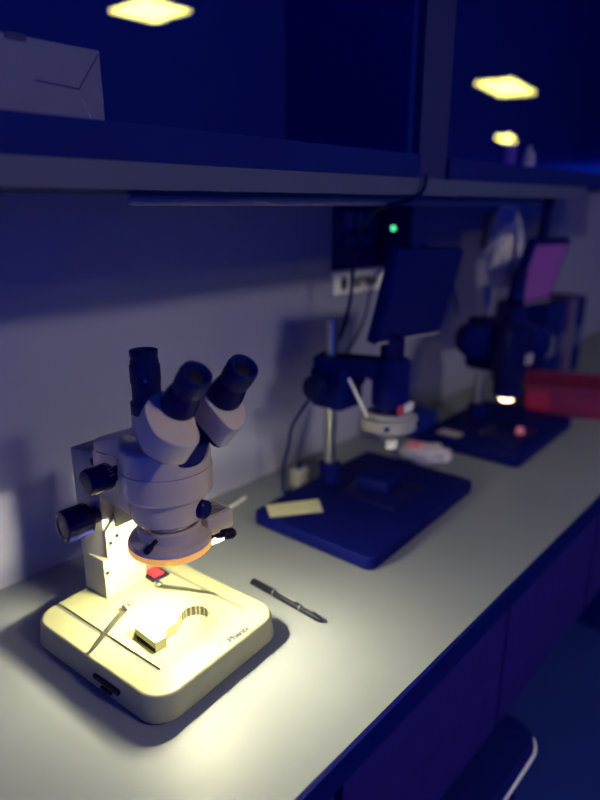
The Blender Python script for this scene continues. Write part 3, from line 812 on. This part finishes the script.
def cable(pts, r, m, label):
    b = N(); tube(b, pts, r, 8); tag(obj('cable', b, m), label, 'cable')
cable([(0.970, LY - 0.010, 0.648), (0.955, LY - 0.012, 0.622), (0.957, LY + 0.02, 0.606), (1.00, 0.72, 0.588), (1.06, 0.80, 0.53), (1.07, 0.82, 0.46), (1.05, 0.81, 0.40), (1.00, 0.80, 0.33), (0.975, 0.83, 0.285)], 0.004, 'rubber', 'black cable hanging from the shelf edge down to the steel pillar')
cable([(1.38, 0.93, 0.47), (1.28, 0.915, 0.42), (1.24, 0.91, 0.33), (1.17, 0.90, 0.27), (1.08, 0.87, 0.25)], 0.0035, 'rubber', 'black cable drooping from below the sign behind the steel pillar')
cable([(0.93, 0.80, 0.235), (0.905, 0.84, 0.16), (0.91, 0.86, 0.10), (0.895, 0.862, 0.05), (0.885, 0.85, 0.0045), (0.905, 0.85, 0.0045)], 0.004, 'rubber', 'black cable falling behind the flat base beside the pale plug')
t = thing('plug', 'pale plug adapter standing on the worktop behind the flat black base', 'plug', (0.945, 0.86, 0))
b = N(); bx(b, 0.925, 0.965, 0.845, 0.875, 0.0, 0.040, 0.006, 3); obj('body', b, 'grey', t)
b = N(); lathe(b, [(0.006, 0), (0.006, 0.010), (0, 0.012)], (0.945, 0.86, 0.040), (0, 0, 1), 16); obj('pin_collar', b, 'rubber', t)

# ------------------------------------------------------------------ clutter beyond
def crumple(name, cx, cy, sx, sy, sz, m, label, cat, z0=0.0, seed=1, lift=0.0):
    rnd = random.Random(seed)
    b = N(); bmesh.ops.create_icosphere(b, subdivisions=4, radius=1.0)
    ph = [(rnd.uniform(2, 7), rnd.uniform(2, 7), rnd.uniform(2, 7), rnd.uniform(0, 6)) for _ in range(7)]
    for v in b.verts:
        k = 1.0
        for a, bb, cc, p in ph:
            k += 0.055 * abs(math.sin(a * v.co.x + bb * v.co.y + cc * v.co.z + p)) * 2 - 0.055
        q = v.co * k
        v.co = Vector((cx + q.x * sx, cy + q.y * sy, z0 + max(0.0, (q.z + 0.75)) * sz / 1.75 + lift))
    return tag(obj(name, b, m, angle=30), label, cat)
bag = crumple('plastic_bag', 1.275, 0.735, 0.055, 0.060, 0.022, 'film', 'crumpled clear plastic bag with pink print between the two black bases', 'bag', seed=3)
b = N(); bx(b, 1.255, 1.29, 0.745, 0.785, 0.021, 0.026, 0.001); tag(obj('print_patch', b, 'pinkpaper', bag, smooth=False), 'pink printed patch')
t = thing('box', 'small blue box beside the far black base', 'box', (1.40, 0.825, 0))
b = N(); bx(b, 1.355, 1.440, 0.800, 0.865, 0.0, 0.052, 0.002); obj('body', b, 'bluebox', t, smooth=False)
b = N(); bx(b, 1.353, 1.442, 0.798, 0.867, 0.052, 0.064, 0.002); obj('lid', b, 'bluebox', t, smooth=False)
t = thing('tray', 'pale shallow tray lying near the wall behind the blue box', 'tray', (1.42, 0.91, 0))
b = N(); bx(b, 1.28, 1.52, 0.872, 0.945, 0.0, 0.012); bx(b, 1.28, 1.52, 0.872, 0.876, 0.012, 0.05); bx(b, 1.28, 1.52, 0.941, 0.945, 0.012, 0.05); bx(b, 1.28, 1.284, 0.876, 0.941, 0.012, 0.05); bx(b, 1.516, 1.52, 0.876, 0.941, 0.012, 0.05); obj('body', b, 'carton', t, smooth=False)
crumple('cloth', 1.40, 0.908, 0.075, 0.020, 0.055, 'carton', 'pale crumpled cloth heaped in the shallow tray', 'cloth', z0=0.0125, seed=5)
# red tray
t = thing('bin', 'open red plastic bin at the far end of the worktop', 'bin', (1.92, 0.60, 0))
BR = Matrix.Translation((1.762, 0.690, 0)) @ Matrix.Rotation(math.radians(-63), 4, 'Z')
L_, D_, hh = 0.30, 0.20, 0.088
b = N()
bx(b, 0, L_, 0, D_, 0, 0.006); bx(b, 0, L_, 0, 0.005, 0.006, hh); bx(b, 0, L_, D_ - 0.005, D_, 0.006, hh); bx(b, 0, 0.005, 0.005, D_ - 0.005, 0.006, hh); bx(b, L_ - 0.005, L_, 0.005, D_ - 0.005, 0.006, hh)
b.transform(BR); obj('body', b, 'redbox', t, smooth=False)
b = N(); bx(b, -0.006, L_ + 0.006, -0.006, 0, hh - 0.012, hh, 0.002); bx(b, -0.006, 0, 0, D_, hh - 0.012, hh, 0.002); bx(b, L_, L_ + 0.006, 0, D_, hh - 0.012, hh, 0.002); bx(b, -0.006, L_ + 0.006, D_, D_ + 0.006, hh - 0.012, hh, 0.002)
b.transform(BR); obj('rim', b, 'redbox', t)
b = N(); bx(b, 0.002, 0.066, -0.002, 0, 0.004, hh - 0.014); b.transform(BR); tag(obj('face_panel', b, 'redtip', t, smooth=False), 'brighter red panel')
# folders
cols = ['dark', 'bluebox', 'spine', 'poster', 'dark', 'dark']
lab = ['wide black folder standing first in the row by the far wall', 'blue folder standing between the wide black folder and the dark red one', 'dark red folder standing beside the blue folder',
       'greyish folder standing beside the dark red folder', 'black folder standing right of the greyish folder', 'black folder standing last in the row by the far wall']
xx = 2.06
for k in range(6):
    w = (0.14, 0.05, 0.045, 0.04, 0.05, 0.05)[k]
    t = thing('folder', lab[k], 'folder', (xx + w / 2, 0.84, 0), 'folders standing by the far wall')
    b = N(); bx(b, xx, xx + w - 0.002, 0.765, 0.94, 0.0, 0.285 - 0.006 * (k % 2), 0.002); obj('cover', b, cols[k], t, smooth=False)
    b = N(); bx(b, xx + w * .25, xx + w * .7, 0.7642, 0.765, 0.10, 0.17); obj('spine_label', b, 'poster', t, smooth=False)
    xx += w
# poster and white device on the far wall
b = N(); bx(b, 2.05, 2.55, WY - 0.004, WY - 0.0005, 0.22, 0.56); tag(obj('poster', b, 'poster', smooth=False), 'pale greyish poster on the wall above the far folders', 'poster')
t = thing('socket_box', 'small pale box on the wall above the far monitor', 'wall box', (1.96, WY - 0.02, 0.44))
b = N(); bx(b, 1.92, 2.02, WY - 0.04, WY - 0.0005, 0.47, 0.58, 0.006, 2); obj('body', b, 'grey', t)
b = N(); bx(b, 1.94, 2.00, WY - 0.043, WY - 0.04, 0.50, 0.55, 0.001); obj('cover_plate', b, 'label', t)
# hanging clear bag and black hanging strap
bag = crumple('plastic_bag', 1.765, 0.80, 0.050, 0.040, 0.22, 'film', 'crumpled clear plastic bag hanging on the wall left of the violet screen', 'bag', z0=0.375, seed=9)
b = N(); tube(b, [(1.765, 0.80, 0.57), (1.768, 0.80, 0.595), (1.770, 0.80, 0.6165)], 0.006, 8); obj('tied_neck', b, 'film', bag)
b = N(); tube(b, [(1.70, 0.66, 0.6165), (1.70, 0.665, 0.58), (1.705, 0.67, 0.53), (1.705, 0.69, 0.46)], 0.014, 10); tag(obj('strap', b, 'rubber'), 'thick black strap hanging from the shelf behind the violet screen', 'strap')
cable([(1.47, 0.90, 0.5), (1.52, 0.86, 0.46), (1.55, 0.84, 0.38), (1.56, 0.83, 0.31)], 0.004, 'rubber', 'black cable looping from the wall to the farthest microscope')

# ------------------------------------------------------------------ stool
t = thing('stool', 'dark stool with a painted highlight on its metal rim tucked under the worktop', 'stool', (0.85, 0.49, -BZ))
SZ = -0.40
b = N(); prism(b, rrect(0.645, 1.055, 0.298, 0.70, 0.06, 10), SZ - 0.045, SZ, bev_top=0.012, bev_bot=0.004); obj('seat', b, 'matte', t)
b = N()
loop = rrect(0.643, 1.057, 0.296, 0.702, 0.062, 10)
tube(b, [(p[0], p[1], SZ - 0.018) for p in loop] + [(loop[0][0], loop[0][1], SZ - 0.018)], 0.0026, 8, smooth=False); tag(obj('rim', b, 'rimglint', t), 'metal rim painted pale for its highlight')
for lx, ly in ((0.69, 0.345), (1.01, 0.345), (0.69, 0.655), (1.01, 0.655)):
    b = N(); tube(b, [(lx, ly, SZ - 0.045), (lx + (0.02 if lx > .85 else -0.02), ly + (0.02 if ly > .5 else -0.02), -BZ)], 0.012, 10, smooth=False); obj('leg', b, 'matte', t)
b = N()
for p, q in (((0.68, 0.335), (1.02, 0.335)), ((0.68, 0.665), (1.02, 0.665)), ((0.68, 0.335), (0.68, 0.665)), ((1.02, 0.335), (1.02, 0.665))):
    tube(b, [(p[0], p[1], -0.60), (q[0], q[1], -0.60)], 0.007, 8, smooth=False)
obj('foot_rail', b, 'matte', t)
